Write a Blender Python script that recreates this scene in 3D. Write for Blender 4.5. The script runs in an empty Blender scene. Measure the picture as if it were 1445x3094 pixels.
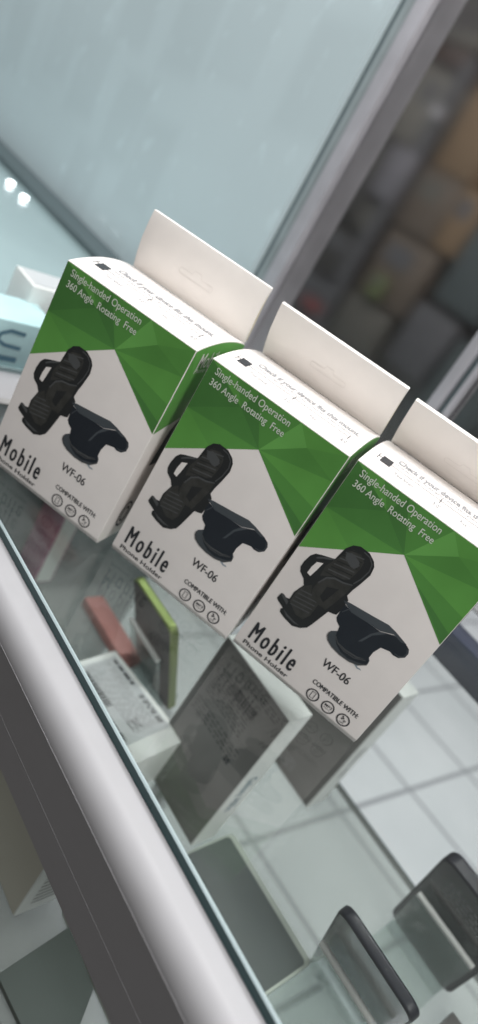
import bpy, bmesh, math, random
from mathutils import Vector, Matrix
random.seed(7)
S = 0.105                      # one modelling unit = width of a carton = 10.5 cm
scene = bpy.context.scene
COL = scene.collection

# ------------------------------------------------------------------ materials
def nt(name):
    m = bpy.data.materials.new(name); m.use_nodes = True
    t = m.node_tree; t.nodes.clear()
    out = t.nodes.new('ShaderNodeOutputMaterial')
    return m, t, out

def mat(name, col, rough=0.5, metal=0.0, var=0.06, scale=30, bump=0.0, coat=0.0, emit=0.0, spec=0.5):
    m, t, out = nt(name)
    b = t.nodes.new('ShaderNodeBsdfPrincipled')
    b.inputs['Roughness'].default_value = rough
    b.inputs['Metallic'].default_value = metal
    b.inputs['Specular IOR Level'].default_value = spec
    b.inputs['Coat Weight'].default_value = coat
    b.inputs['Coat Roughness'].default_value = 0.12
    tc = t.nodes.new('ShaderNodeTexCoord')
    n = t.nodes.new('ShaderNodeTexNoise'); n.inputs['Scale'].default_value = scale; n.inputs['Detail'].default_value = 6
    t.links.new(tc.outputs['Object'], n.inputs['Vector'])
    r = t.nodes.new('ShaderNodeMapRange')
    r.inputs['From Min'].default_value = .3; r.inputs['From Max'].default_value = .7
    r.inputs['To Min'].default_value = 1 - var; r.inputs['To Max'].default_value = 1 + var
    t.links.new(n.outputs['Fac'], r.inputs['Value'])
    mx = t.nodes.new('ShaderNodeVectorMath'); mx.operation = 'SCALE'
    mx.inputs[0].default_value = col[:3]
    t.links.new(r.outputs['Result'], mx.inputs['Scale'])
    t.links.new(mx.outputs['Vector'], b.inputs['Base Color'])
    rr = t.nodes.new('ShaderNodeMapRange')
    rr.inputs['From Min'].default_value = .3; rr.inputs['From Max'].default_value = .7
    rr.inputs['To Min'].default_value = rough * .85; rr.inputs['To Max'].default_value = min(1, rough * 1.15)
    t.links.new(n.outputs['Fac'], rr.inputs['Value']); t.links.new(rr.outputs['Result'], b.inputs['Roughness'])
    if bump:
        bp = t.nodes.new('ShaderNodeBump'); bp.inputs['Strength'].default_value = bump; bp.inputs['Distance'].default_value = .0006
        n2 = t.nodes.new('ShaderNodeTexNoise'); n2.inputs['Scale'].default_value = scale * 3; n2.inputs['Detail'].default_value = 3
        t.links.new(tc.outputs['Object'], n2.inputs['Vector'])
        t.links.new(n2.outputs['Fac'], bp.inputs['Height']); t.links.new(bp.outputs['Normal'], b.inputs['Normal'])
    if emit:
        b.inputs['Emission Color'].default_value = (*col[:3], 1); b.inputs['Emission Strength'].default_value = emit
    t.links.new(b.outputs[0], out.inputs[0])
    return m

def glass(name, tint=(.93, .97, .95), ior=1.45, milk=0.0, milkcol=(.7, .78, .74), rough=0.0, dust=0.0):
    m, t, out = nt(name)
    tr = t.nodes.new('ShaderNodeBsdfTransparent'); tr.inputs[0].default_value = (*tint, 1)
    gl = t.nodes.new('ShaderNodeBsdfGlossy'); gl.inputs['Roughness'].default_value = rough
    gl.inputs[0].default_value = (1, 1, 1, 1)
    fr = t.nodes.new('ShaderNodeFresnel'); ge = t.nodes.new('ShaderNodeNewGeometry')
    io = t.nodes.new('ShaderNodeMapRange'); io.inputs['To Min'].default_value = ior; io.inputs['To Max'].default_value = 1 / ior
    t.links.new(ge.outputs['Backfacing'], io.inputs['Value']); t.links.new(io.outputs['Result'], fr.inputs[0])   # same reflectance on both faces of the sheet
    base = tr
    if milk or dust:
        df = t.nodes.new('ShaderNodeBsdfDiffuse'); df.inputs[0].default_value = (*milkcol, 1)
        mk = t.nodes.new('ShaderNodeMixShader'); mk.inputs[0].default_value = milk
        if dust:
            tc = t.nodes.new('ShaderNodeTexCoord')
            n = t.nodes.new('ShaderNodeTexNoise'); n.inputs['Scale'].default_value = 14; n.inputs['Detail'].default_value = 8
            t.links.new(tc.outputs['Object'], n.inputs['Vector'])
            r = t.nodes.new('ShaderNodeMapRange'); r.inputs['From Min'].default_value = .45; r.inputs['From Max'].default_value = .8
            r.inputs['To Min'].default_value = milk; r.inputs['To Max'].default_value = milk + dust
            t.links.new(n.outputs['Fac'], r.inputs['Value']); t.links.new(r.outputs['Result'], mk.inputs[0])
        t.links.new(tr.outputs[0], mk.inputs[1]); t.links.new(df.outputs[0], mk.inputs[2])
        base = mk
    mx = t.nodes.new('ShaderNodeMixShader')
    t.links.new(fr.outputs[0], mx.inputs[0]); t.links.new(base.outputs[0], mx.inputs[1]); t.links.new(gl.outputs[0], mx.inputs[2])
    t.links.new(mx.outputs[0], out.inputs[0])
    return m

def tile_mat(name):
    """white floor tiles, about 22 x 29 cm, grey grout, laid a few degrees off the counter's line"""
    m, t, out = nt(name)
    b = t.nodes.new('ShaderNodeBsdfPrincipled'); b.inputs['Roughness'].default_value = .35
    tc = t.nodes.new('ShaderNodeTexCoord'); sp = t.nodes.new('ShaderNodeSeparateXYZ')
    t.links.new(tc.outputs['Object'], sp.inputs[0])
    def M(op, a, bb=None, c=None):
        n = t.nodes.new('ShaderNodeMath'); n.operation = op
        for i, q in enumerate((a, bb, c)):
            if q is None: continue
            if isinstance(q, (int, float)): n.inputs[i].default_value = q
            else: t.links.new(q, n.inputs[i])
        return n.outputs[0]
    u = M('DIVIDE', sp.outputs['X'], S); v = M('DIVIDE', sp.outputs['Y'], S)
    uu = M('ADD', u, M('MULTIPLY', v, -.085)); vv = M('ADD', v, M('MULTIPLY', u, -.03))
    def line(x, off, per, w):
        f = M('FRACT', M('DIVIDE', M('SUBTRACT', x, off - per / 2), per))
        d = M('MULTIPLY', M('ABSOLUTE', M('SUBTRACT', f, .5)), per)
        return M('LESS_THAN', d, w)
    g = M('MAXIMUM', line(uu, -2.0, 2.66, .055), line(vv, 13.55, 2.68, .055))
    no = t.nodes.new('ShaderNodeTexNoise'); no.inputs['Scale'].default_value = 3; no.inputs['Detail'].default_value = 5
    t.links.new(tc.outputs['Object'], no.inputs['Vector'])
    cr = t.nodes.new('ShaderNodeValToRGB')
    cr.color_ramp.elements[0].position = .3; cr.color_ramp.elements[0].color = (.66, .69, .70, 1)
    cr.color_ramp.elements[1].position = .7; cr.color_ramp.elements[1].color = (.78, .80, .81, 1)
    t.links.new(no.outputs['Fac'], cr.inputs[0])
    mx = t.nodes.new('ShaderNodeMix'); mx.data_type = 'RGBA'
    t.links.new(g, mx.inputs[0]); t.links.new(cr.outputs[0], mx.inputs[6]); mx.inputs[7].default_value = (.33, .34, .36, 1)
    t.links.new(mx.outputs[2], b.inputs['Base Color']); t.links.new(b.outputs[0], out.inputs[0])
    return m

def painted_reflections(m):
    """faint reflections painted into the panel colour as soft blocks and streaks"""
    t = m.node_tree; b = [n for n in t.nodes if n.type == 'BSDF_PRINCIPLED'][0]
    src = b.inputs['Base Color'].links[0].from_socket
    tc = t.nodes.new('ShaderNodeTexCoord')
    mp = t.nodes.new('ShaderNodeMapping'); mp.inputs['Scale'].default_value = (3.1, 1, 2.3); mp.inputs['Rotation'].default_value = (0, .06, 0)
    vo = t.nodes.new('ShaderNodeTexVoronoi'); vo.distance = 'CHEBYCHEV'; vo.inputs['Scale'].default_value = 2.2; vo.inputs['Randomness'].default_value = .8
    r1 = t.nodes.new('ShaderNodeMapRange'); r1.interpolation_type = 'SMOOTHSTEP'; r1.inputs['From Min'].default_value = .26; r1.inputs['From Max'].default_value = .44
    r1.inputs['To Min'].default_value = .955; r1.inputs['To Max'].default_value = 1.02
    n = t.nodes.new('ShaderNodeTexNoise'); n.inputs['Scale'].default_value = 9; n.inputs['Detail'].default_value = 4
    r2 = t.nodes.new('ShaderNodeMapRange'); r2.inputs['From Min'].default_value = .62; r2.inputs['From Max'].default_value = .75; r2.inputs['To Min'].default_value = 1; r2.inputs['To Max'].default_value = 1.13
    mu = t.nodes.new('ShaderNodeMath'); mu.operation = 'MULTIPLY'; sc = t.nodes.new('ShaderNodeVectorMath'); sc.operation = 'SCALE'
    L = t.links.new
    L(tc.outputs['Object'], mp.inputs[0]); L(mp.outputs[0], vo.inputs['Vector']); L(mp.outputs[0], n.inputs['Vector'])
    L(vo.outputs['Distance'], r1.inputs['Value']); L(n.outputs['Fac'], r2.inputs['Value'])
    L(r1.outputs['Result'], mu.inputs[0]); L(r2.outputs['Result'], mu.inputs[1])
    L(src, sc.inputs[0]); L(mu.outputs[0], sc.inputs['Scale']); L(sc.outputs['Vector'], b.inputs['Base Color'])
M = {}
M['paper'] = mat('white_coated_card', (.785, .745, .715), .38, var=.02, scale=60, bump=.05)
M['tabcard'] = mat('white_card_inside', (.82, .78, .74), .5, var=.02, scale=60, bump=.08)
M['fold'] = mat('raw_card_edge', (.62, .55, .40), .8)
M['ink'] = mat('black_ink', (.022, .024, .028), .4)
M['ink2'] = mat('grey_ink', (.30, .30, .31), .5)
M['ink3'] = mat('faded_ink', (.055, .055, .055), .45)
M['paleink'] = mat('pale_ink', (.62, .68, .58), .45)
M['thin'] = mat('die_cut_line', (.70, .665, .63), .6)
greens = [(.066, .195, .050), (.088, .260, .058), (.112, .322, .068), (.138, .380, .088), (.180, .435, .125), (.076, .226, .055), (.100, .292, .064)]
GM = [mat('green_print_%s' % 'abcdefg'[i], c, .33, var=.20, scale=11, coat=.15) for i, c in enumerate(greens)]
M['holder'] = mat('print_black', (.021, .023, .024), .38)
M['holder2'] = mat('print_charcoal', (.040, .041, .038), .38, var=.25, scale=160)
M['holder3'] = mat('print_slate', (.075, .080, .082), .38)
M['holder4'] = mat('print_bluegrey', (.062, .073, .082), .38)
M['holder5'] = mat('print_navy', (.018, .023, .030), .38)
M['clearprint'] = mat('print_pale_blue', (.28, .33, .37), .38)
M['alu'] = mat('white_painted_metal', (.36, .355, .365), .5, metal=.0, spec=.35, var=.02, scale=50, bump=.03)
M['aluplain'] = mat('brushed_aluminium', (.60, .59, .63), .4, metal=.5, var=.04, scale=30)
M['aluteal'] = mat('greenish_aluminium', (.42, .47, .48), .35, metal=.4, var=.08, scale=20)
M['seam'] = mat('grey_seam', (.30, .29, .28), .5)  # flat grey for the rail gasket strip
M['glass'] = glass('clear_counter_glass', (.97, .985, .978), 1.42, milk=.003, dust=.014)
M['shelfglass'] = glass('greenish_shelf_glass', (.885, .91, .895), 1.42, milk=.20, milkcol=(.54, .555, .535))
M['glassedge'] = mat('glass_edge_green', (.030, .065, .068), .3, spec=.25)
M['glassbevel'] = mat('glass_bevel_pale', (.34, .41, .42), .2)
M['acrylic'] = glass('clear_acrylic', (.88, .91, .90), 1.45, milk=.10)
M['acryliced'] = mat('acrylic_edge', (.62, .62, .60), .15, coat=.6)
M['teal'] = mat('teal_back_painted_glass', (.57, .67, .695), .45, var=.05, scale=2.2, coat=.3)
painted_reflections(M['teal'])  # pale blocks in the colour imitate reflections on the glass
M['tealtop'] = mat('teal_counter_glass', (.36, .47, .48), .16, var=.06, scale=5, coat=.5)
M['tealdark'] = mat('teal_grey_bar', (.15, .20, .215), .4, var=.05, scale=5)
M['barteal'] = mat('dark_teal_bar', (.085, .115, .122), .5, var=.04, scale=5)
M['navybar'] = mat('dark_navy_bar', (.06, .07, .10), .4, var=.05, scale=5)
M['tile'] = tile_mat('white_floor_tiles')
M['shop'] = mat('dark_shop_wall', (.085, .08, .08), .7, var=.3, scale=2)
M['white'] = mat('white_box_card', (.80, .82, .80), .42, var=.03, scale=20)
M['cream'] = mat('cream_box_card', (.55, .52, .45), .5, var=.04, scale=8)
M['darkcard'] = mat('grey_black_box_card', (.16, .155, .15), .30, var=.25, scale=10, coat=.2)
M['greylabel'] = mat('pale_grey_label', (.52, .54, .55), .45)
M['tealcard'] = mat('pale_teal_card', (.50, .72, .74), .45)
M['tealink'] = mat('blue_grey_ink', (.09, .20, .27), .5)
M['phone'] = mat('black_phone_glass', (.020, .023, .026), .10, var=.1, coat=.6)
M['phoneback'] = mat('dark_grey_phone_back', (.040, .042, .045), .22, var=.2, scale=12, coat=.4)
M['phoneframe'] = mat('black_phone_frame', (.010, .011, .018), .38, spec=.3)
M['phonegrey'] = mat('glossy_grey_phone_back', (.13, .14, .138), .25, var=.15, scale=8, coat=.3)
M['lime'] = mat('lime_metal', (.22, .285, .085), .48, metal=.65)
M['limeback'] = mat('slate_phone_back', (.040, .046, .050), .5, var=.15, spec=.3)
M['dark_reflection'] = mat('grey_reflection', (.105, .122, .118), .35, var=.15, scale=6)
M['shelf_reflection'] = mat('dark_green_grey_reflection', (.085, .102, .096), .6, var=.15, scale=10, spec=.2)
M['reflection_rim'] = mat('pale_reflection_rim', (.52, .57, .51), .35)
M['coral'] = mat('coral_red_card', (.46, .20, .18), .5)
M['pink'] = mat('magenta_card', (.42, .09, .22), .5, var=.15, scale=12)
M['glow'] = mat('glowing_spot', (.92, .97, 1), .3, emit=5, var=0)

# ------------------------------------------------------------------ mesh helpers (units scaled by S)
class MB:
    def __init__(s): s.v = []; s.f = []; s.m = []; s.mats = []
    def mi(s, m):
        if m not in s.mats: s.mats.append(m)
        return s.mats.index(m)
    def add(s, vs, fs, m):
        o = len(s.v); s.v += [tuple(q) for q in vs]; k = s.mi(m)
        for f in fs: s.f.append([o + i for i in f]); s.m.append(k)
        return s
    def box(s, a, b, m):
        (x0, y0, z0), (x1, y1, z1) = a, b
        return s.add([(x0,y0,z0),(x1,y0,z0),(x1,y1,z0),(x0,y1,z0),(x0,y0,z1),(x1,y0,z1),(x1,y1,z1),(x0,y1,z1)],
              [(0,3,2,1),(4,5,6,7),(0,1,5,4),(1,2,6,5),(2,3,7,6),(3,0,4,7)], m)
    def prism(s, prof, x0, x1, m, axis='x'):
        """closed profile of (a,b) pairs swept along an axis; x: (y,z), y: (x,z), z: (x,y)"""
        n = len(prof)
        P = {'x': lambda q, t: (t, q[0], q[1]), 'y': lambda q, t: (q[0], t, q[1]), 'z': lambda q, t: (q[0], q[1], t)}[axis]
        vs = [P(q, x0) for q in prof] + [P(q, x1) for q in prof]
        fs = [(i, (i + 1) % n, n + (i + 1) % n, n + i) for i in range(n)] + [tuple(range(n))[::-1], tuple(range(n, 2 * n))]
        return s.add(vs, fs, m)
    def poly(s, pts, m): return s.add(pts, [tuple(range(len(pts)))], m)
    def build(s, name, parent=None, bevel=0, seg=2, smooth=False):
        me = bpy.data.meshes.new(name)
        me.from_pydata([(a * S, b * S, c * S) for a, b, c in s.v], [], s.f)
        for m in s.mats: me.materials.append(m)
        for p, k in zip(me.polygons, s.m): p.material_index = k
        bm = bmesh.new(); bm.from_mesh(me)
        if bevel or smooth:
            bmesh.ops.remove_doubles(bm, verts=bm.verts, dist=1e-6)
        if any(len(f.verts) > 3 for f in bm.faces): bmesh.ops.recalc_face_normals(bm, faces=bm.faces)
        if bevel:
            es = [e for e in bm.edges if len(e.link_faces) == 2 and e.calc_face_angle(0) > .5]
            bmesh.ops.bevel(bm, geom=es, offset=bevel * S, segments=seg, affect='EDGES', profile=.6)
        bm.to_mesh(me); bm.free()
        if smooth or bevel:
            for p in me.polygons: p.use_smooth = True
            me.set_sharp_from_angle(angle=math.radians(38))
        o = bpy.data.objects.new(name, me); COL.objects.link(o)
        if parent: o.parent = parent
        return o

def empty(name, loc=(0, 0, 0), rz=0):
    o = bpy.data.objects.new(name, None); COL.objects.link(o)
    o.location = [c * S for c in loc]; o.rotation_euler = (0, 0, rz); o.empty_display_size = .02
    return o
def tag(o, label, cat, group=None):
    o['label'] = label; o['category'] = cat
    if group: o['group'] = group
    return o
def struct(o): o['kind'] = 'structure'; return o

CAP = {}
def text_flat(s, x0, x1, z, h, off=0.0, space=1.0):
    """2-D vertices and faces of a word fitted to x0..x1, baseline z, capital height h"""
    if s != 'H' and 'H' not in CAP:
        CAP['H'] = 1; v, _ = text_flat('H', 0, 1, 0, .729); CAP['H'] = max(q[1] for q in v)
    c = bpy.data.curves.new('t', 'FONT'); c.body = s; c.size = 1; c.offset = off; c.resolution_u = 3; c.space_character = space
    o = bpy.data.objects.new('t', c); COL.objects.link(o)
    dg = bpy.context.evaluated_depsgraph_get()
    me = bpy.data.meshes.new_from_object(o.evaluated_get(dg))
    vs = [(v.co.x, v.co.y) for v in me.vertices]; fs = [tuple(p.vertices) for p in me.polygons]
    bpy.data.objects.remove(o); bpy.data.curves.remove(c); bpy.data.meshes.remove(me)
    xa = min(v[0] for v in vs); xb = max(v[0] for v in vs)
    k = (x1 - x0) / (xb - xa); kz = h / (.729 if s == 'H' else CAP['H'])
    return [(x0 + (x - xa) * k, z + y * kz) for x, y in vs], fs

def strike(mb, place, mat_, s, x0, x1, z, h, d, lift=.003, n=3, space=1.0):
    vs, fs = text_flat(s, x0, x1 - d, z, h - d * .5, 0, space)
    for k in range(n):
        dx, dz = d * k / max(n - 1, 1), d * .5 * (k % 2)
        mb.add(place([(x + dx, y + dz) for x, y in vs], lift + .0002 * k), fs, mat_)
def ring(cx, cz, r, w, n=28):
    vs = [(cx + (r - (w if j else 0)) * math.cos(2 * math.pi * i / n), cz + (r - (w if j else 0)) * math.sin(2 * math.pi * i / n)) for i in range(n) for j in (0, 1)]
    fs = [(2 * i, 2 * ((i + 1) % n), 2 * ((i + 1) % n) + 1, 2 * i + 1) for i in range(n)]
    return vs, fs
def ribbon(pts, w):
    L, Rr = [], []
    for i, p in enumerate(pts):
        a = Vector(pts[max(i - 1, 0)]); b = Vector(pts[min(i + 1, len(pts) - 1)])
        d = (b - a).normalized(); n = Vector((-d.y, d.x)) * w / 2
        L.append((p[0] + n.x, p[1] + n.y)); Rr.append((p[0] - n.x, p[1] - n.y))
    n = len(pts); return L + Rr, [(i, i + 1, n + i + 1, n + i) for i in range(n - 1)]
def rrect(x0, z0, x1, z1, r, n=6):
    out = []
    for cx, cz, a in ((x1 - r, z1 - r, 0), (x0 + r, z1 - r, 90), (x0 + r, z0 + r, 180), (x1 - r, z0 + r, 270)):
        for i in range(n + 1):
            t = math.radians(a + 90 * i / n); out.append((cx + r * math.cos(t), cz + r * math.sin(t)))
    return out

# ------------------------------------------------------------------ the phone-holder cartons
W, H, D = 1.0, 1.515, .762
def bulge(y): return .042 * math.sin(math.pi * min(max(y / D, 0), 1)) ** .85
def on_front(flat, lift): return [(x, -lift, z) for x, z in flat]
def on_top(flat, lift): return [(x, y, H + bulge(y) + lift) for x, y in flat]
def on_side(flat, lift): return [(W + lift, y, z) for y, z in flat]

def make_carton():
    root = empty('phone_holder_box')
    b = MB()
    prof = [(0, .042), (.026, 0), (D - .012, 0), (D, .012), (D, H)] + [(D * (1 - i / 12), H + bulge(D * (1 - i / 12))) for i in range(1, 12)] + [(0, H)]
    b.prism(prof, 0, W, M['paper'])
    b.build('carton', root, bevel=.007, seg=2)
    # faceted green print on the front, wrapping on to the sides
    e = .0045
    N = dict(TL=(e, H-.006), T0=(.19, H-.006), T1=(.36, H-.006), T2=(.66, H-.006), TR=(1-e, H-.006), L1=(e, 1.17), L=(e, .856), J=(.527, 1.221),
             G=(1-e, .913), R1=(1-e, 1.13), R2=(1-e, 1.33), Np=(.765, 1.405), P=(.30, 1.37), Q=(.265, 1.04))
    tri = [('L','Q','L1',2),('Q','J','L1',6),('L1','P','TL',0),('L1','J','P',5),('TL','P','T0',2),('T0','P','T1',1),('P','J','T1',0),('T1','J','T2',1),
           ('T2','J','Np',3),('T2','Np','TR',2),('TR','Np','R2',6),('Np','J','R2',1),('R2','J','R1',2),('J','G','R1',1)]
    g = MB()
    for a, bb, c, k in tri: g.poly([(N[q][0], -.0012, N[q][1]) for q in (a, bb, c)], GM[k])
    g.poly([(.70, -.0016, 1.118), (1-e, -.0016, .925), (1-e, -.0016, 1.00)], GM[0])
    g.build('green_front_print', root)
    g = MB()
    top = [(D * i / 10, H + bulge(D * i / 10) - .008) for i in range(10, 0, -1)]
    g.poly(on_side([(.005, .913), (.30, .99), (.005, H - .01)], .0012), GM[2])
    g.poly(on_side([(.30, .99), (D-.005, 1.2)] + [(min(y, D-.005), z) for y, z in top] + [(.005, H - .01)], .0012), GM[3])
    g.build('side_print', root); g = MB()
    g.poly([(-.0012, y, z) for y, z in [(.005, .856), (.40, 1.05), (D-.005, .95), (D-.005, H-.01), (.005, H - .01)]], GM[1])
    g.build('side_print', root); g = MB()
    vs, fs = text_flat('Mobile', .12, .42, 1.38, .105, .004); g.add(on_side(vs, .003), fs, M['paper'])
    vs, fs = text_flat('Phone Holder', .12, .46, 1.345, .032); g.add(on_side(vs, .003), fs, M['paper'])
    g.build('side_lettering', root); g = MB()
    g.poly(on_side([(.2,.62),(.45,.62),(.52,.78),(.46,.98),(.33,1.02),(.24,.9)], .0022), M['holder'])
    g.poly(on_side([(.38,.5),(.66,.5),(.68,.56),(.55,.70),(.40,.66)], .0025), M['holder5'])
    g.build('side_picture', root); g = MB()
    for q in (1, .62):
        vs, fs = ring(0, 0, .075 * q, .012); g.add(on_side([(.22 + a * .9, .20 + c * 1.5) for a, c in vs], .0022), fs, M['ink'])
    g.build('side_emblem', root)
    # slogan
    g = MB()
    for s, x0, x1, z, h in (('Single-handed Operation', .056, .608, 1.442, .046), ('360 Angle  Rotating  Free', .056, .608, 1.370, .044)):
        strike(g, on_front, M['paleink'], s, x0, x1, z, h, .0014)
    g.build('slogan_lettering', root)
    # picture of the cradle on its suction arm
    pic = MB()
    def P(pts, m, l): pic.poly(on_front(pts, l), m)
    P([(.49,.563),(.463,.539),(.462,.502),(.482,.477),(.526,.456),(.593,.447),(.659,.451),(.715,.469),(.757,.511),(.753,.543),(.735,.563),(.70,.60),(.56,.60)], M['holder4'], .0018)
    P([(.694,.459),(.722,.447),(.751,.454),(.741,.46),(.722,.458),(.71,.467)], M['clearprint'], .0018)
    P([(.397,.752),(.49,.73),(.604,.739),(.692,.744),(.767,.781),(.848,.785),(.884,.768),(.897,.744),(.896,.709),(.869,.68),(.835,.673),(.81,.68),(.754,.662),(.738,.607),(.738,.552),(.755,.528),(.745,.503),(.705,.485),(.644,.463),(.587,.466),(.539,.49),(.504,.533),(.488,.6),(.458,.617),(.441,.638),(.435,.688)], M['holder5'], .0024)
    P([(.413,.758),(.452,.771),(.608,.796),(.708,.814),(.764,.806),(.855,.784),(.824,.773),(.764,.785),(.691,.747),(.604,.739),(.493,.726)], M['holder4'], .0030)
    P([(.628,.601),(.658,.694),(.692,.744),(.734,.761),(.711,.736),(.672,.692),(.646,.616)], M['holder4'], .0030)
    P([(.53,.51),(.60,.492),(.68,.503),(.728,.535),(.68,.514),(.60,.503)], M['holder3'], .0030)
    cr = [(.228,.946),(.24,1.036),(.266,1.08),(.305,1.102),(.369,1.102),(.416,1.077),(.438,1.048),(.448,.993),(.432,.903),(.419,.848),(.413,.797),(.436,.776),(.435,.688),(.431,.65),(.41,.641),(.381,.632),(.36,.54),(.348,.489),(.336,.451),(.305,.419),(.256,.394),(.187,.404),(.143,.418),(.135,.44),(.144,.454),(.09,.475),(.077,.486),(.083,.532),(.097,.536),(.123,.528),(.145,.534),(.143,.592),(.167,.671),(.169,.726),(.186,.837)]
    P(cr, M['holder'], .0028)
    P([(0.221, 0.936), (0.189, 0.923), (0.146, 0.905), (0.115, 0.889), (0.095, 0.858), (0.084, 0.801), (0.085, 0.758), (0.101, 0.73), (0.142, 0.706), (0.164, 0.675), (0.183, 0.683), (0.179, 0.733), (0.218, 0.874)], M['holder'], .0026)
    P([(0.186, 0.87), (0.15, 0.851), (0.14, 0.803), (0.139, 0.754), (0.166, 0.748), (0.176, 0.8)], M['paper'], .0040)
    P([(.231,.941),(.206,.93),(.164,.905),(.130,.874),(.137,.868),(.168,.893),(.21,.918)], M['holder3'], .0040)
    P([(.256,1.01),(.279,1.058),(.333,1.066),(.375,1.034),(.381,.987),(.368,.888),(.332,.861),(.278,.84),(.212,.791),(.204,.863)], M['holder2'], .0036)
    for k in range(9):                      # woven look of the plate
        z = .83 + k * .026; P([(.225 + k*.004, z), (.365, z + .035), (.365, z + .043), (.225 + k*.004, z + .008)], M['holder3'] if k % 2 else M['holder'], .0039)
    P([(.262,1.012),(.286,1.037),(.307,1.034),(.353,1.018),(.363,.989),(.35,.962),(.325,.961),(.272,.984)], M['holder3'], .0044)
    P([(.165,.662),(.207,.708),(.235,.655),(.307,.629),(.308,.534),(.284,.48),(.232,.474),(.154,.524),(.153,.599)], M['holder2'], .0036)
    for k in range(5):
        z = .51 + k * .03; P([(.165, z), (.295, z + .03), (.295, z + .037), (.165, z + .007)], M['holder3'], .0039)
    P([(.237,.656),(.223,.693),(.225,.748),(.248,.811),(.29,.842),(.349,.854),(.402,.877),(.399,.793),(.377,.696),(.361,.63),(.307,.629),(.263,.636)], M['holder2'], .0042)
    P([(.225,.748),(.248,.811),(.29,.842),(.349,.854),(.402,.877),(.402,.869),(.35,.844),(.293,.832),(.256,.805),(.233,.748)], M['holder3'], .0047)
    P([(.285,.76),(.353,.798),(.323,.661),(.285,.68)], M['holder'], .0047)
    P([(.15,.452),(.19,.425),(.25,.418),(.29,.43),(.25,.43),(.19,.44)], M['holder3'], .0047)
    P([(.085,.525),(.097,.536),(.123,.528),(.15,.515),(.15,.49),(.12,.505)], M['holder3'], .0047)
    vs, fs = ribbon([(.464,.53),(.466,.503),(.484,.480),(.527,.460),(.593,.451),(.659,.455),(.714,.473),(.754,.513)], .010); pic.add(on_front(vs, .0052), fs, M['holder3'])
    vs, fs = ribbon([(.505,.535),(.54,.505),(.60,.487),(.67,.494),(.735,.53)], .006); pic.add(on_front(vs, .0052), fs, M['holder3'])
    vs, fs = ribbon([(.835,.690),(.862,.690),(.886,.708),(.890,.740),(.876,.764)], .007); pic.add(on_front(vs, .0052), fs, M['holder4'])
    vs, fs = ribbon([(.446,.690),(.470,.735),(.500,.728)], .006); pic.add(on_front(vs, .0052), fs, M['holder4'])
    vs, fs = ribbon([(.340,1.088),(.385,1.082),(.418,1.055),(.430,1.01),(.420,.94),(.40,.885)], .007); pic.add(on_front(vs, .0052), fs, M['holder3'])
    pic.build('product_picture', root)
    g = MB()
    strike(g, on_front, M['ink'], 'Mobile', .067, .418, .120, .140, .0075, n=4, space=1.38)
    g.build('title_lettering', root)
    g = MB()
    strike(g, on_front, M['ink'], 'Phone Holder', .060, .422, .063, .033, .0024)
    g.build('subtitle_lettering', root)
    g = MB(); strike(g, on_front, M['ink'], 'WF-06', .540, .742, .310, .059, .0018); g.build('code_lettering', root)
    g = MB(); strike(g, on_front, M['ink'], 'COMPATIBLE WITH:', .565, .915, .167, .034, .0022); g.build('heading_lettering', root)
    for i, cx in enumerate((.618, .738, .858)):
        g = MB(); cz = .096
        vs, fs = ring(cx, cz, .045, .0085); g.add(on_front(vs, .003), fs, M['ink'])
        if i == 0:
            vs, fs = ribbon([(cx-.013,cz-.024),(cx+.013,cz-.024),(cx+.013,cz+.026),(cx-.013,cz+.026),(cx-.013,cz-.024)], .004); g.add(on_front(vs, .003), fs, M['ink'])
            g.poly(on_front([(cx-.004,cz+.019),(cx+.004,cz+.019),(cx+.004,cz+.022),(cx-.004,cz+.022)], .0034), M['ink'])
        elif i == 1:
            vs, fs = text_flat('MP3', cx-.026, cx+.026, cz-.002, .019, .004); g.add(on_front(vs, .003), fs, M['ink'])
            vs, fs = text_flat('Players', cx-.022, cx+.022, cz-.017, .010); g.add(on_front(vs, .003), fs, M['ink'])
        else:
            for a, c in ((-.012, .022), (-.004, .012), (-.012, .004)):
                g.poly(on_front([(cx+a-.005,cz+c-.005),(cx+a+.005,cz+c-.007),(cx+a+.006,cz+c+.004),(cx+a-.004,cz+c+.006)], .003), M['ink'])
            for q in (.012, .018, .024):
                vs, fs = ribbon([(cx-.004+q*math.cos(t),cz+.008+q*math.sin(t)) for t in (-1.1,-.6,-.1)], .003); g.add(on_front(vs, .003), fs, M['ink'])
            vs, fs = text_flat('GPS', cx-.016, cx+.016, cz-.028, .011); g.add(on_front(vs, .003), fs, M['ink'])
        g.build('compatibility_icon', root)
    # gauge on the lid
    g = MB()
    strike(g, on_top, M['ink2'], 'Check if your device fits this mount.', .17, .94, .285, .075, .004, n=2)
    vs, fs = text_flat('Hold device against the BOLD line. If your phone falls between', .17, .90, .235, .030); g.add(on_top(vs, .003), fs, M['ink2'])
    vs, fs = text_flat('Too Small', .20, .33, .105, .035); g.add(on_top(vs, .003), fs, M['ink2'])
    vs, fs = text_flat('3.0"', .475, .525, .085, .04); g.add(on_top(vs, .003), fs, M['ink2'])
    vs, fs = text_flat('Fits !', .655, .715, .10, .035); g.add(on_top(vs, .003), fs, M['ink2'])
    vs, fs = text_flat('6.0"', .885, .935, .085, .04); g.add(on_top(vs, .003), fs, M['ink2'])
    g.poly(on_top([(.15,.187),(.90,.187),(.90,.191),(.15,.191)], .003), M['ink'])
    for x in (.50, .905): g.poly(on_top([(x,.155),(x+.005,.155),(x+.005,.225),(x,.225)], .0035), M['ink'])
    g.poly(on_top([(.085,.15),(.155,.15),(.155,.245),(.085,.245)], .003), M['ink'])
    g.poly(on_top([(.062,.20),(.085,.20),(.085,.206),(.062,.206)], .003), M['ink']); g.poly(on_top([(.058,.16),(.062,.16),(.062,.25),(.058,.25)], .003), M['ink'])
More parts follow.
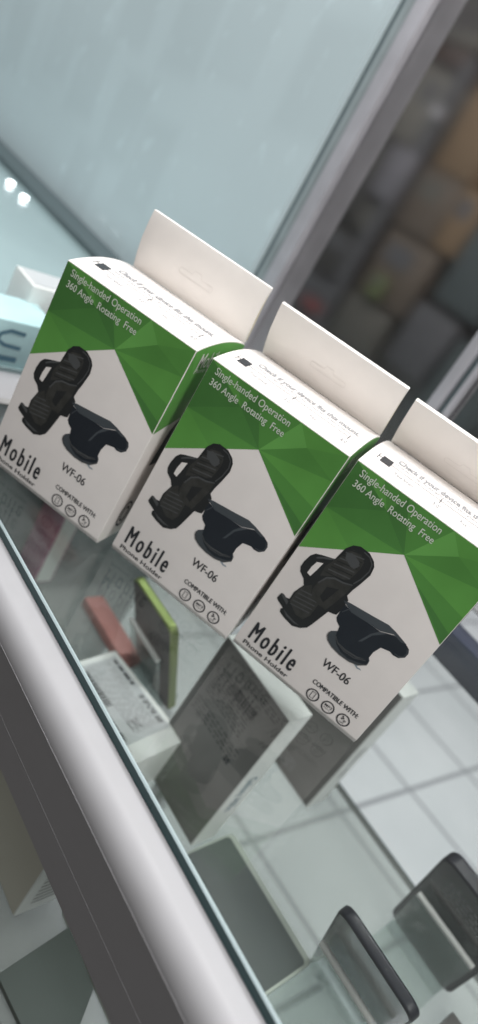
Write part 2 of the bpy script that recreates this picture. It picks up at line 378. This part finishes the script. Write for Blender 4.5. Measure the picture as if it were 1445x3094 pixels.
    g.build('lid_gauge_print', root)
    # hang tab: doubled card standing up from the back crease, slightly dished
    tb = MB()
    hs = [0, .10, .22, .34, .415]
    prof = [(-.030 * math.sin(math.pi * h / .415) ** 1.0 * 1.0, h) for h in hs]
    front = [(y, z) for y, z in prof]; back = [(y + .028, z) for y, z in prof][::-1]
    tb.prism(front + back, .012, W - .006, M['tabcard'])
    tb.add([(W-.0055, y, z) for y, z in ((.006,.02),(.022,.02),(-.006,.40),(-.02,.22))], [(0,1,2,3)], M['fold'])
    t = tb.build('hang_tab', root, bevel=.004, seg=2, smooth=True)
    t.location = (0, (D - .012) * S, (H + .004) * S)
    sl = MB()
    path = [(.37,.165),(.36,.185),(.37,.205),(.46,.205),(.475,.235),(.525,.235),(.54,.205),(.63,.205),(.64,.185),(.63,.165),(.37,.165)]
    vs, fs = ribbon(path, .0032)
    def ty(z): return -.030 * math.sin(math.pi * z / .415) - .002
    sl.add([(x, ty(z), z) for x, z in vs], fs, M['thin'])
    h = sl.build('hang_hole', t)
    return root

def children(o): return [c for c in bpy.data.objects if c.parent == o]
def copy_tree(o, parent=None):
    c = o.copy(); COL.objects.link(c)
    if parent: c.parent = parent
    for ch in children(o): copy_tree(ch, c)
    return c
spots = [((-1.99, .16, .001), 26.16, 8, 'green and white phone holder carton at the left end of the row of three'),
         ((-1.05, .70, .001), 24.5, 24, 'green and white phone holder carton in the middle of the row of three'),
         ((-.12, 1.17, .001), 23.1, 32, 'green and white phone holder carton at the right end of the row of three')]
carton = make_carton()
for i, (loc, rz, lean, lab) in enumerate(spots):
    o = carton if i == 0 else copy_tree(carton)
    o.location = [c * S for c in loc]; o.rotation_euler = (0, 0, math.radians(rz))
    tag(o, lab, 'box', 'phone holder cartons in a row on the counter')
    for c in children(o):
        if c.name.startswith('hang_tab'): c.rotation_euler = (math.radians(lean), 0, 0)

# ------------------------------------------------------------------ the display counter
ctr = empty('display_counter', (0, 0, -8))
def up(o): o.location.z += 8 * S; return o        # parts are modelled at their true height
def cpart(mb, name, par=None, **k):
    o = mb.build(name, par or ctr, **k)
    if par is None: up(o)
    return o
g = MB(); g.box((-2.85, .026, -.06), (7, 3.85, 0), M['glass'])
gt = cpart(g, 'glass_top')
g = MB(); g.prism([(-.004, -.058), (.009, -.058), (.009, -.004), (-.004, -.007)], -2.85, 7, M['glassedge'])
g.prism([(-.004, -.0065), (.004, .0008), (.013, .0012), (.013, .0004), (.009, -.003)], -2.85, 7, M['glassbevel'])
cpart(g, 'polished_edge', gt)
rp = [(.025, -.064)] + [(-.105 - .115 * math.sin(math.radians(a)), -.064 - .15 + .15 * math.cos(math.radians(a))) for a in range(0, 91, 9)] + \
     [(-.2185, -.231), (-.2150, -.244), (-.0125, -1.088), (.0, -1.09), (.025, -1.09)]
g = MB(); g.prism(rp, -2.85, 7, M['alu']); rail = cpart(g, 'front_rail', smooth=True)
for yy, zz, q in ((-.2195, -.2285, .0018), (-.1062, -.700, .0010)):
    g = MB(); g.prism([(yy - q, zz - q), (yy + .004, zz - q), (yy + .004, zz + q), (yy - q, zz + q)], -2.85, 7, M['alu']); cpart(g, 'seam_bead', rail)
g = MB(); g.box((-2.85, -.008, -3.6), (7, .022, -1.095), M['glass']); cpart(g, 'front_glass')
g = MB(); g.box((-4.9, .0, -2.27), (7, 4.03, -2.21), M['shelfglass']); sh = cpart(g, 'glass_shelf')
g = MB(); g.box((-4.9, 4.032, -2.275), (7, 4.045, -2.205), M['glassedge']); cpart(g, 'shelf_edge', sh)
g = MB(); g.box((-2.85, 3.86, -.30), (7, 4.12, .02), M['navybar']); cpart(g, 'back_rail', bevel=.02)
# side rail running away from the front, rounded, with a flat lip
arc = [(-3.10 + .30 * math.cos(math.radians(a)), -.10 + .16 * math.sin(math.radians(a))) for a in range(0, 181, 15)]
g = MB(); g.prism(arc + [(-3.40, -.30), (-2.80, -.30)], -.22, 3.85, M['alu'], axis='y'); cpart(g, 'side_rail', smooth=True)
g = MB(); g.box((-2.86, .0, -.005), (-2.78, 3.85, .006), M['seam']); cpart(g, 'rail_gasket')
g = MB(); g.box((-4.9, -.05, -8), (7, 4.0, -6.2), M['aluplain']); cpart(g, 'plinth')
for x in (-2.9, 6.9):
    g = MB(); g.box((x, .1, -6.2), (x + .06, 3.8, -.31), M['glass']); cpart(g, 'side_glass')
tag(ctr, 'glass topped display counter with a white rounded metal front rail, carrying the three green cartons', 'counter')

sc = empty('side_counter', (0, 0, -8))
g = MB(); g.box((-26, .0, -.06), (-3.42, 4.0, 0), M['tealtop']); up(g.build('counter_top', sc))
g = MB(); g.box((-26, .05, -8), (-3.42, 3.95, -.07), M['tealdark']); up(g.build('cabinet', sc))
g = MB(); g.box((-26, 3.84, -.05), (-5.2, 4.385, .10), M['barteal']); up(g.build('back_bar', sc, bevel=.015))
tag(sc, 'blurred teal topped counter running away to the left behind the boxes', 'counter')
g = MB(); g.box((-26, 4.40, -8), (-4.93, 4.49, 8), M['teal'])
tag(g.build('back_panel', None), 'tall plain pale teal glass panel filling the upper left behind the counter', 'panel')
# metal posts
p = empty('metal_post', (0, 0, -8))
g = MB(); g.box((-4.90, 4.50, -8), (-4.72, 4.9, 9), M['aluteal']); up(g.build('channel', p, bevel=.02))
g = MB(); g.box((-4.72, 4.46, -8), (-4.50, 4.95, 9), M['aluplain']); up(g.build('front_flange', p, bevel=.02))
g = MB(); g.box((-4.925, 4.50, -8), (-4.905, 4.6, 9), M['tealdark']); up(g.build('dark_gasket', p))
tag(p, 'tall leaning grey metal post at the edge of the teal panel', 'post', 'metal posts behind the counter')
p = empty('metal_post', (0, 0, -8))
g = MB(); g.box((-1.80, 4.5, -8), (-1.66, 4.7, 9), M['aluplain']); up(g.build('front_flange', p, bevel=.02))
g = MB(); g.box((-1.65, 4.55, -8), (-1.60, 4.7, 9), M['tealdark']); up(g.build('channel', p))
g = MB(); g.box((-1.59, 4.5, -8), (-1.52, 4.7, 9), M['aluplain']); up(g.build('front_flange', p, bevel=.02))
tag(p, 'thin blurred metal post behind the right hand carton', 'post', 'metal posts behind the counter')

def hazy(name):
    m, t, out = nt(name)
    b = t.nodes.new('ShaderNodeBsdfRefraction'); b.inputs['IOR'].default_value = 1.12; b.inputs['Roughness'].default_value = .26
    b.inputs['Color'].default_value = (.97, .955, .94, 1)
    gl = t.nodes.new('ShaderNodeBsdfGlossy'); gl.inputs['Roughness'].default_value = .2
    mx = t.nodes.new('ShaderNodeMixShader'); mx.inputs[0].default_value = .05
    t.links.new(b.outputs[0], mx.inputs[1]); t.links.new(gl.outputs[0], mx.inputs[2]); t.links.new(mx.outputs[0], out.inputs[0]); return m
M['hazy'] = hazy('hazy_door_glass')
for u0, u1, lab in ((-4.49, -1.81, 'hazy glass door between the two metal posts, the shop shelves blurred behind it'), (-1.51, 5, 'hazy glass pane to the right of the thin metal post')):
    g = MB(); g.box((u0, 4.56, .03), (u1, 4.60, 9), M['hazy'])
    tag(g.build('glass_pane', None), lab, 'glass')
# glowing discs added in place of ceiling spots reflected in the counter
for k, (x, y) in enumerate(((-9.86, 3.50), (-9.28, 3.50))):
    r = empty('reflected_spot', (x, y, 0))
    for nm, rad, z0, z1, m in (('disc_base', .07, .001, .02, M['white']), ('lens', .06, .021, .06, M['glow'])):
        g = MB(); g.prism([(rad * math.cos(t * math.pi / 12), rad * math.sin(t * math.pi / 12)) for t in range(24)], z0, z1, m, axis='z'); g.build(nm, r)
    tag(r, 'left one of two glowing discs standing in for reflected ceiling spots by the teal panel' if k == 0 else 'right one of two glowing discs standing in for reflected ceiling spots by the teal panel', 'lamp_reflection', 'stand-ins for reflected ceiling spots')

# ------------------------------------------------------------------ cartons on the side counter
r = empty('teal_box', (-3.44, 1.25, .0))
g = MB(); g.box((-.55, -1.0, .001), (0, 0, .43), M['tealcard']); g.build('carton', r, bevel=.015)
g = MB()
vs, fs = ribbon([(-.30,.33),(-.44,.34),(-.52,.30),(-.53,.24),(-.46,.20),(-.30,.19)], .035); g.add([(.004, y, z) for y, z in vs], fs, M['tealink'])
g.poly([(.004, y, z) for y, z in ((-.75,.05),(-.30,.05),(-.30,.10),(-.75,.10))], M['tealink'])
g.build('lettering', r)
tag(r, 'pale teal carton with a blue letter, cut by the left edge of the picture', 'box')
r = empty('white_box', (-3.93, 1.13, 0))
g = MB(); g.box((-.42, 0, .001), (0, .50, .60), M['white']); g.build('carton', r, bevel=.015)
g = MB(); g.box((-.38, .04, .602), (-.05, .46, .606), M['greylabel']); g.build('lid_label', r)
tag(r, 'small plain white carton standing behind the pale teal carton', 'box')
r = empty('silver_box', (-3.95, 2.0, 0))
g = MB(); g.box((-.5, 0, .001), (0, .6, .45), M['aluteal']); g.build('carton', r, bevel=.015)
tag(r, 'low grey carton half hidden by the left green carton', 'box')

# ------------------------------------------------------------------ phone boxes inside the counter
ZS = -2.205
def phone_box(name, loc, w, d, h, front, side, rz=0):
    r = empty(name, loc, rz)
    g = MB(); g.box((0, 0, 0), (w, d, h), side); g.build('carton', r, bevel=.012)
    g = MB(); g.poly([(.012, -.002, .012), (w - .012, -.002, .012), (w - .012, -.002, h - .012), (.012, -.002, h - .012)], front); g.build('front_sleeve', r)
    return r
def rows(mb, fn, x0, x1, zs, m, h=.012, seed=1, word=.09):
    rnd = random.Random(seed)
    for z in zs:
        x = x0
        while x < x1:
            w = rnd.uniform(.3, 1) * word; mb.poly(fn([(x, z), (min(x + w, x1), z), (min(x + w, x1), z + h), (x, z + h)]), m); x += w + .02
def bars(mb, fn, x0, x1, z0, z1, m, seed=2):
    rnd = random.Random(seed); x = x0
    while x < x1:
        w = rnd.choice((.006, .010, .016)); mb.poly(fn([(x, z0), (x + w, z0), (x + w, z1), (x, z1)]), m); x += w + rnd.choice((.007, .012))
r = phone_box('phone_box', (-.62, 1.91, ZS), .87, .27, 1.64, M['darkcard'], M['white'])
g = MB(); fr = lambda l: [(x, -.004, z) for x, z in l]
rows(g, fr, .30, .80, [1.56, 1.53, 1.50], M['ink3'], seed=4)
rows(g, fr, .12, .62, [1.40 - i * .035 for i in range(9)], M['ink3'], seed=5)
bars(g, fr, .30, .62, 1.32, 1.42, M['ink'])
g.build('barcode_print', r); g = MB()
rows(g, fr, .10, .70, [1.02 - i * .04 for i in range(4)], M['ink3'], seed=6)
g.build('small_print', r); g = MB()
rows(g, fr, .04, .30, [.10 + i * .04 for i in range(8)], M['ink2'], seed=8)
g.build('foot_print', r); g = MB()
g.poly(fr([(.62, .85), (.68, .85), (.68, .92), (.62, .92)]), M['ink'])
g.build('label_print', r)
g = MB(); vs, fs = text_flat('Galaxy A05s', .75, 1.20, .0, .10, .004)
g.add([(.873, .09 + y, 1.65 - x) for x, y in vs], fs, M['tealink']); g.build('side_lettering', r)
tag(r, 'upright white phone box with dark grey labelled front, below the middle green carton', 'box')
r = phone_box('phone_box', (-.50, 3.38, ZS), .85, .27, 1.66, M['darkcard'], M['white'])
g = MB(); fr = lambda l: [(x, -.004, z) for x, z in l]
rows(g, fr, .08, .5, [.10, .15, .20], M['ink2'], seed=3); g.build('label_print', r)
g = MB(); vs, fs = text_flat('Galaxy A05', .75, 1.20, .0, .09, .002)
g.add([(.853, .09 + y, 1.65 - x) for x, y in vs], fs, M['ink2']); g.build('side_lettering', r)
tag(r, 'upright white phone box with plain grey front, mostly behind the right hand carton', 'box')
# barcode box lying down
r = empty('barcode_box', (-.41, 1.97, ZS), math.radians(8.5))
g = MB(); g.box((-1.07, -.80, 0), (0, 0, .545), M['white']); g.build('carton', r, bevel=.012)
tp = lambda l: [(-1.07 + x, y, .551) for x, y in l]
g = MB(); g.poly([(-1.07 + x, y, .548) for x, y in [(.06, -.76), (.90, -.76), (.90, -.05), (.06, -.05)]], M['greylabel'])
rows(g, tp, .10, .40, [-.11], M['ink'], h=.03, seed=11)
rows(g, tp, .09, .84, [-.17 - i * .028 for i in range(10)], M['ink2'], h=.008, seed=12)
rows(g, tp, .52, .84, [-.10, -.06 - .07], M['ink3'], h=.018, seed=13)
bars(g, tp, .12, .52, -.50, -.43, M['ink'], 3); bars(g, tp, .20, .44, -.60, -.55, M['ink2'], 4)
bars(g, tp, .60, .87, -.66, -.53, M['ink'], 5)
for a, c in (((.70, -.38), (.80, -.30)), ((.80, -.38), (.70, -.30))):
    vs, fs = ribbon([a, c], .008); g.add(tp(vs), fs, M['ink2'])
vs, fs = ribbon([(.715,-.37),(.705,-.31),(.795,-.31),(.785,-.37),(.715,-.37)], .008); g.add(tp(vs), fs, M['ink2'])
g.poly(tp([(.70,-.42),(.80,-.42),(.80,-.405),(.70,-.405)]), M['ink2'])
g.build('barcode_label', r)
tag(r, 'white box lying flat inside the counter, with a grey label of small print and barcodes', 'box')
# cream box under the rail
r = phone_box('cream_box', (-.66, .30, ZS), .88, .40, 1.05, M['cream'], M['white'])
g = MB()
for k in range(14): g.poly([(.884, y, z) for y, z in ((.08, .12 + k * .05), (.32, .12 + k * .05), (.32, .135 + k * .05), (.08, .135 + k * .05))], M['ink2'])
g.build('side_print', r)
tag(r, 'cream fronted white box standing under the front rail at the lower left', 'box')
# red, pink and pale boxes further left
g = MB(); g.box((-2.56, 2.22, ZS), (-1.62, 2.46, ZS + .12), M['coral'])
tag(g.build('coral_box', None, bevel=.02), 'slim coral red box lying on the glass shelf beside the lime phone', 'box')
r = empty('pink_box', (-3.33, 1.80, ZS))
g = MB(); g.box((0, 0, 0), (.40, .22, 1.50), M['pink']); g.build('carton', r, bevel=.012)
g = MB(); g.box((.401, .02, .02), (.406, .20, 1.48), M['white']); g.build('side_sleeve', r)
tag(r, 'tall narrow magenta pink box upright inside the counter below the left carton', 'box')
r = empty('pale_box', (-4.35, 1.75, ZS))
g = MB(); g.box((0, 0, 0), (.78, .3, 1.55), M['white']); g.build('carton', r, bevel=.012)
g = MB(); fr = lambda l: [(x, -.004, z) for x, z in l]
vs, fs = text_flat('MI', .0, .62, .0, .28, .02); g.add([(.18 + y, -.004, .35 + x) for x, y in vs], fs, M['tealink'])
rows(g, fr, .50, .70, [.3 + k * .06 for k in range(14)], M['ink2'], seed=21); g.build('lettering', r)
tag(r, 'pale upright box with blurred dark lettering inside the counter at the far left', 'box')

# ------------------------------------------------------------------ phones on acrylic stands
def phone(name, loc, w, h, t, tilt, back, frame, rad=.10):
    r = empty(name, loc); r.rotation_euler = (tilt, 0, 0)
    g = MB(); g.prism(rrect(0, -h, w, 0, rad), 0, t, frame, axis='y')
    f = g.build('frame', r, bevel=.022, seg=3)
    g = MB(); g.poly([(x, -.0015, z) for x, z in rrect(.018, -h + .018, w - .018, -.018, rad - .012)], back); g.build('back_cover', r)
    g = MB(); g.poly([(x, t + .0015, z) for x, z in rrect(.018, -h + .018, w - .018, -.018, rad - .012)], M['phone']); g.build('screen', r)
    return r
def stand(loc, w, tilt, top, h, label, y=-.06):
    """clear back plate with a rolled top edge, leaning like the phone, and a foot"""
    r = empty('phone_stand', loc); r.rotation_euler = (0, 0, 0)
    ca, sa = math.cos(tilt), math.sin(tilt)
    def q(yy, l): return (yy * ca + l * sa, -l * ca + yy * sa)
    g = MB(); g.prism([q(y - .04, top), q(y, top), q(y, h), q(y - .04, h)], 0, w, M['acrylic']); g.build('back_plate', r, bevel=.008)
    g = MB(); cy, cz = q(y - .02, top)
    g.prism([(cy + .026 * math.cos(a * math.pi / 6), cz + .026 * math.sin(a * math.pi / 6)) for a in range(12)], 0, w, M['acryliced']); g.build('rolled_edge', r, smooth=True)
    by, bz = q(y, h)
    g = MB(); zb = ZS - loc[2] + .002
    g.box((0, by - .75, zb), (w, by + .12, zb + .035), M['acrylic']); g.build('foot', r, bevel=.006)
    g = MB(); g.box((0, by + .121, zb), (w, by + .155, zb + .14), M['acrylic']); g.build('lip', r, bevel=.006)
    tag(r, label, 'stand', 'clear acrylic phone stands'); return r
T1 = math.radians(33)
ph = phone('black_phone', (1.40, 1.66, -.95), .72, 1.46, .082, T1, M['phonegrey'], M['phoneframe'])
g = MB(); g.box((.42, .03, .0005), (.43, .042, .0025), M['ink']); g.build('microphone_hole', ph)
tag(ph, 'black phone with a glossy dark back leaning in a clear stand at the bottom edge', 'phone', 'phones on stands inside the counter')
stand((1.44, 1.66, -.95), .62, T1, .66, 1.47, 'clear acrylic stand under the black phone at the bottom of the picture')
T2 = math.radians(22)
ph = phone('dark_phone', (1.49, 2.98, -.95), .74, 1.33, .125, T2, M['phoneback'], M['phoneframe'])
g = MB()
for i, zz in enumerate((-.20, -.25, -.30, -.35)): rows(g, lambda l: [(x, -.004, z) for x, z in l], .16, .62 - .05 * (i % 2), [zz], M['ink2'], h=.022, seed=30 + i, word=.08)
g.build('back_print', ph)
tag(ph, 'dark grey phone with faint print on its back at the right edge', 'phone', 'phones on stands inside the counter')
stand((1.55, 2.98, -.95), .62, T2, .55, 1.34, 'clear acrylic stand with a pale edge holding the dark grey phone at the right')
T3 = math.radians(29)
ph = phone('lime_phone', (-1.72, 1.79, -.95), .70, 1.43, .085, T3, M['limeback'], M['lime'], rad=.09)
tag(ph, 'slate backed phone with a lime green metal frame below the middle carton', 'phone', 'phones on stands inside the counter')
stand((-1.62, 1.79, -.95), .52, T3, .50, 1.44, 'clear acrylic stand glinting behind the barcode box, holding the lime phone')
r = empty('reflection_plate', (.30, .62, ZS))  # added plate: a dark reflection in the glass, put in as colour
g = MB(); g.prism(rrect(0, 0, 1.16, 1.72, .05), .001, .06, M['reflection_rim'], axis='z'); g.build('reflection_rim', r, bevel=.01)
g = MB(); g.poly([(x, y, .0625) for x, y in rrect(.02, .02, 1.14, 1.66, .04)], M['dark_reflection']); g.build('back_cover', r)  # dark face of the added reflection plate, no real cover
tag(r, 'grey plate standing in for a dark reflection, beside the black phone, along the front rail', 'dark_reflection')
g = MB(); g.box((2.33, 2.55, ZS), (2.9, 3.35, ZS + .10), M['darkcard'])
tag(g.build('flat_case', None, bevel=.012), 'flat dark case whose corner shows at the bottom right', 'case')

g = MB(); g.prism([(.52, .05), (.44, .62), (.86, .60), (1.25, .12)], ZS + .002, ZS + .05, M['shelf_reflection'], axis='z')  # added sheet: mirror image of the cream box, put in as dark colour
tag(g.build('box_reflection', None, bevel=.01), 'dark flat sheet standing in for the reflection of the cream box at the lower left corner', 'shelf_reflection')
# ------------------------------------------------------------------ the shop behind
g = MB(); g.box((-60, -.1, -8.2), (60, 40, -8.0), M['tile']); struct(g.build('floor'))
g = MB(); g.box((-60, 34, -8), (60, 34.4, 40), M['shop']); struct(g.build('wall'))
def shopmat(n, c, r=.6): return mat('shop_' + n, tuple(q * k for q, k in zip(c, (1.12, 1.12, 1.11))), r, var=.25, scale=6)
SM = dict(beam=shopmat('dark_metal', (.055, .05, .052)), grey=shopmat('grey_card', (.165, .155, .14)), dk=shopmat('black_card', (.045, .042, .042)),
          brown=shopmat('brown_card', (.105, .083, .066)), amber=shopmat('amber_card', (.18, .12, .07)), lav=shopmat('lavender_card', (.15, .145, .165)),
          red=shopmat('red_card', (.22, .05, .05)), green=shopmat('green_card', (.12, .15, .06)), tealk=shopmat('dark_teal', (.06, .075, .08)), slate=shopmat('slate', (.085, .086, .095)),
          khak=shopmat('dusk', (.075, .07, .068)), olive=shopmat('khaki_card', (.10, .095, .085)), rust=shopmat('rust_card', (.11, .068, .055)))
def sbox(name, u0, u1, z0, z1, m, label, cat, v=13.0, d=.8, grp=None):
    r = empty(name, ((u0 + u1) / 2, v, z0))
    w = (u1 - u0) / 2
    g = MB(); g.box((-w, 0, 0), (w, d, z1 - z0), SM[m]); g.build('carton', r, bevel=.04)
    if random.random() < .35: g = MB(); g.box((-w * .7, -.02, (z1 - z0) * .55), (w * .3, -.005, (z1 - z0) * .85), SM[random.choice(('slate', 'olive'))]); g.build('label', r)
    return tag(r, label, cat, grp)
rk = empty('shop_shelving', (-9, 13.4, -8))
for nm, a, b, m in (('shelf_beam', (-14, 12.9, 6.75), (-3, 13.0, 7.1), 'beam'), ('back_board', (-14, 13.85, -8), (-3, 13.95, 9), 'khak'),
                    ('upright', (-10.62, 12.75, -8), (-10.30, 12.95, 6.2), 'slate'), ('shelf_board', (-14, 12.95, -.65), (-10.7, 13.85, -.55), 'slate'),
                    ('shelf_board', (-14, 12.95, 4.02), (-10.7, 13.85, 4.10), 'beam'), ('shelf_board', (-14, 12.95, 5.93), (-10.7, 13.85, 6.0), 'beam')):
    g = MB(); g.box(a, b, SM[m]); o = g.build(nm, rk); o.location = (9 * S, -13.4 * S, 8 * S)
g = MB(); g.prism([(.13 * math.cos(t * math.pi / 8), .13 * math.sin(t * math.pi / 8)) for t in range(16)], -.35, -.2, M['aluplain'], axis='y'); o = g.build('knob', rk); o.location = ((9 - 10.42) * S, (12.9 - 13.4) * S, (8 + 4.92) * S)
tag(rk, 'dark blurred shop shelving with a grey upright behind the metal post', 'shelving')
G = 'blurred goods on the shop shelving'
for a in (('grey_carton', -12.6, -10.75, 6.45, 6.74, 'grey', 'pale grey flat carton under the dark beam at the top right', 'box'),
          ('rust_bundle', -12.5, -11.75, 6.02, 6.30, 'rust', 'rust red bundle on the upper shelf beside the metal post', 'bundle'),
          ('rust_bundle', -11.55, -10.8, 6.02, 6.34, 'rust', 'orange brown bundle on the upper shelf by the grey upright', 'bundle'),
          ('grey_carton', -12.6, -11.7, 4.12, 5.86, 'grey', 'large grey carton under the rust red bundle', 'box'),
          ('grey_carton', -11.6, -10.75, 4.12, 5.80, 'grey', 'large grey carton touching the grey upright below the orange brown bundle', 'box'),
          ('black_carton', -12.6, -11.25, 2.05, 3.98, 'dk', 'black carton left of the lavender card', 'box'),
          ('lavender_card', -11.10, -10.28, 2.78, 4.0, 'lav', 'lavender grey card with a dark spot on the shelving', 'card'),
          ('slate_carton', -11.25, -10.65, 1.9, 2.60, 'olive', 'khaki grey carton below the lavender card', 'box'),
          ('black_carton', -12.1, -10.45, .55, 1.72, 'dk', 'rounded black carton low on the shelving beside the metal post', 'box'),
          ('slate_carton', -12.2, -10.6, -.5, .40, 'slate', 'slate grey carton below the rounded black carton', 'box'),
          ('red_card', -11.2, -10.5, -.40, -.12, 'red', 'small dark red card low beside the left carton tab', 'card'),
          ('amber_carton', -10.1, -8.8, 4.0, 5.9, 'amber', 'bright amber carton at the right edge', 'box'),
          ('brown_carton', -10.2, -8.9, 2.5, 3.95, 'brown', 'brown cardboard carton under the amber carton', 'box'),
          ('brown_carton', -8.85, -8.1, 2.5, 3.95, 'amber', 'tan carton at the right of the brown stack', 'box'),
          ('brown_carton', -10.1, -8.4, .75, 2.4, 'brown', 'brown carton with a green tag beside it, lower in the stack', 'box'),
          ('green_card', -9.55, -9.1, .80, 1.35, 'green', 'small green card in front of the lower brown carton', 'card'),
          ('khaki_carton', -10.2, -8.6, -.55, .65, 'olive', 'khaki carton at the foot of the brown stack', 'box'),
          ('teal_carton', -8.0, -6.6, 1.6, 4.4, 'tealk', 'dark teal carton at the right edge beside the brown stack', 'box'),
          ('teal_carton', -8.2, -6.9, -.2, 1.4, 'slate', 'dark slate carton under the dark teal carton', 'box'),
          ('teal_carton', -6.7, -5.2, -1.0, 1.2, 'tealk', 'dark teal carton low behind the right hand carton tab', 'box')):
    nm, u0, u1, z0, z1, m, lab, cat = a
    v = 12.7 if nm in ('lavender_card', 'green_card', 'red_card') else 13.0
    sbox(nm, u0, u1, z0, z1, m, lab, cat, v=v, d=.1 if v < 13 else .8, grp=G)

# ------------------------------------------------------------------ light
w = bpy.data.worlds.new('World'); scene.world = w; w.use_nodes = True
t = w.node_tree; bg = t.nodes['Background']
tc = t.nodes.new('ShaderNodeTexCoord'); sp = t.nodes.new('ShaderNodeSeparateXYZ'); cr = t.nodes.new('ShaderNodeValToRGB')
mr = t.nodes.new('ShaderNodeMapRange'); mr.inputs['From Min'].default_value = -1; mr.inputs['From Max'].default_value = 1
t.links.new(tc.outputs['Generated'], sp.inputs[0]); t.links.new(sp.outputs['Z'], mr.inputs['Value']); t.links.new(mr.outputs['Result'], cr.inputs[0])
cr.color_ramp.elements[0].position = .40; cr.color_ramp.elements[0].color = (.135, .116, .094, 1)
cr.color_ramp.elements[1].position = .72; cr.color_ramp.elements[1].color = (.95, .97, 1, 1)
t.links.new(cr.outputs[0], bg.inputs['Color']); bg.inputs['Strength'].default_value = .34
def area(name, loc, target, size, power, col=(1, .985, .97), spread=170):
    l = bpy.data.lights.new(name, 'AREA'); l.shape = 'RECTANGLE'; l.size = size[0] * S; l.size_y = size[1] * S; l.energy = power; l.color = col
    o = bpy.data.objects.new(name, l); COL.objects.link(o); o.location = [c * S for c in loc]
    d = Vector(target) - Vector(loc); o.rotation_euler = d.to_track_quat('-Z', 'Y').to_euler(); l.spread = math.radians(spread); return o
area('ceiling_lamp', (-1.5, 2.0, 15), (-.5, 1.8, 0), (9, 3), 14.5)
area('ceiling_lamp', (14, -4.2, 12.5), (-.5, 1, .5), (5, 9), 18, spread=150)
area('ceiling_lamp', (-14, -2.5, 15), (-10, 4.4, 3), (8, 3), 12, (.97, .99, 1))
area('ceiling_lamp', (2, 15, 36), (-1, 18, -8), (16, 6), 102, (.96, .98, 1))

# ------------------------------------------------------------------ camera
cam = bpy.data.cameras.new('Camera'); co = bpy.data.objects.new('Camera', cam); COL.objects.link(co)
C = (1.8712010023513166, -2.2055730462165757, 2.685782605009407)
R = Matrix(((0.5435818100076472, -0.643789604276957, 0.5385663944712196), (0.6876472815764663, -0.026364138217664118, -0.7255660882073638), (0.48131074366702664, 0.7647482446145, 0.42836910531658884)))
co.matrix_world = Matrix.Translation(Vector(C) * S) @ R.to_4x4()
cam.sensor_fit = 'HORIZONTAL'; cam.sensor_width = 36; cam.lens = 36 * 2144.4 / 1445
cam.clip_start = .01; cam.clip_end = 200
cam.dof.use_dof = True; cam.dof.focus_distance = 3.95 * S; cam.dof.aperture_fstop = 9
scene.camera = co
scene.view_settings.view_transform = 'Standard'; scene.view_settings.look = 'None'
scene.view_settings.exposure = 0; scene.view_settings.gamma = 1; scene.view_settings.use_curve_mapping = False
scene.render.engine = 'CYCLES'
scene.cycles.use_denoising = True
scene.cycles.max_bounces = 10; scene.cycles.transparent_max_bounces = 24; scene.cycles.glossy_bounces = 5
scene.cycles.caustics_reflective = False; scene.cycles.caustics_refractive = False
scene.cycles.sample_clamp_indirect = 6
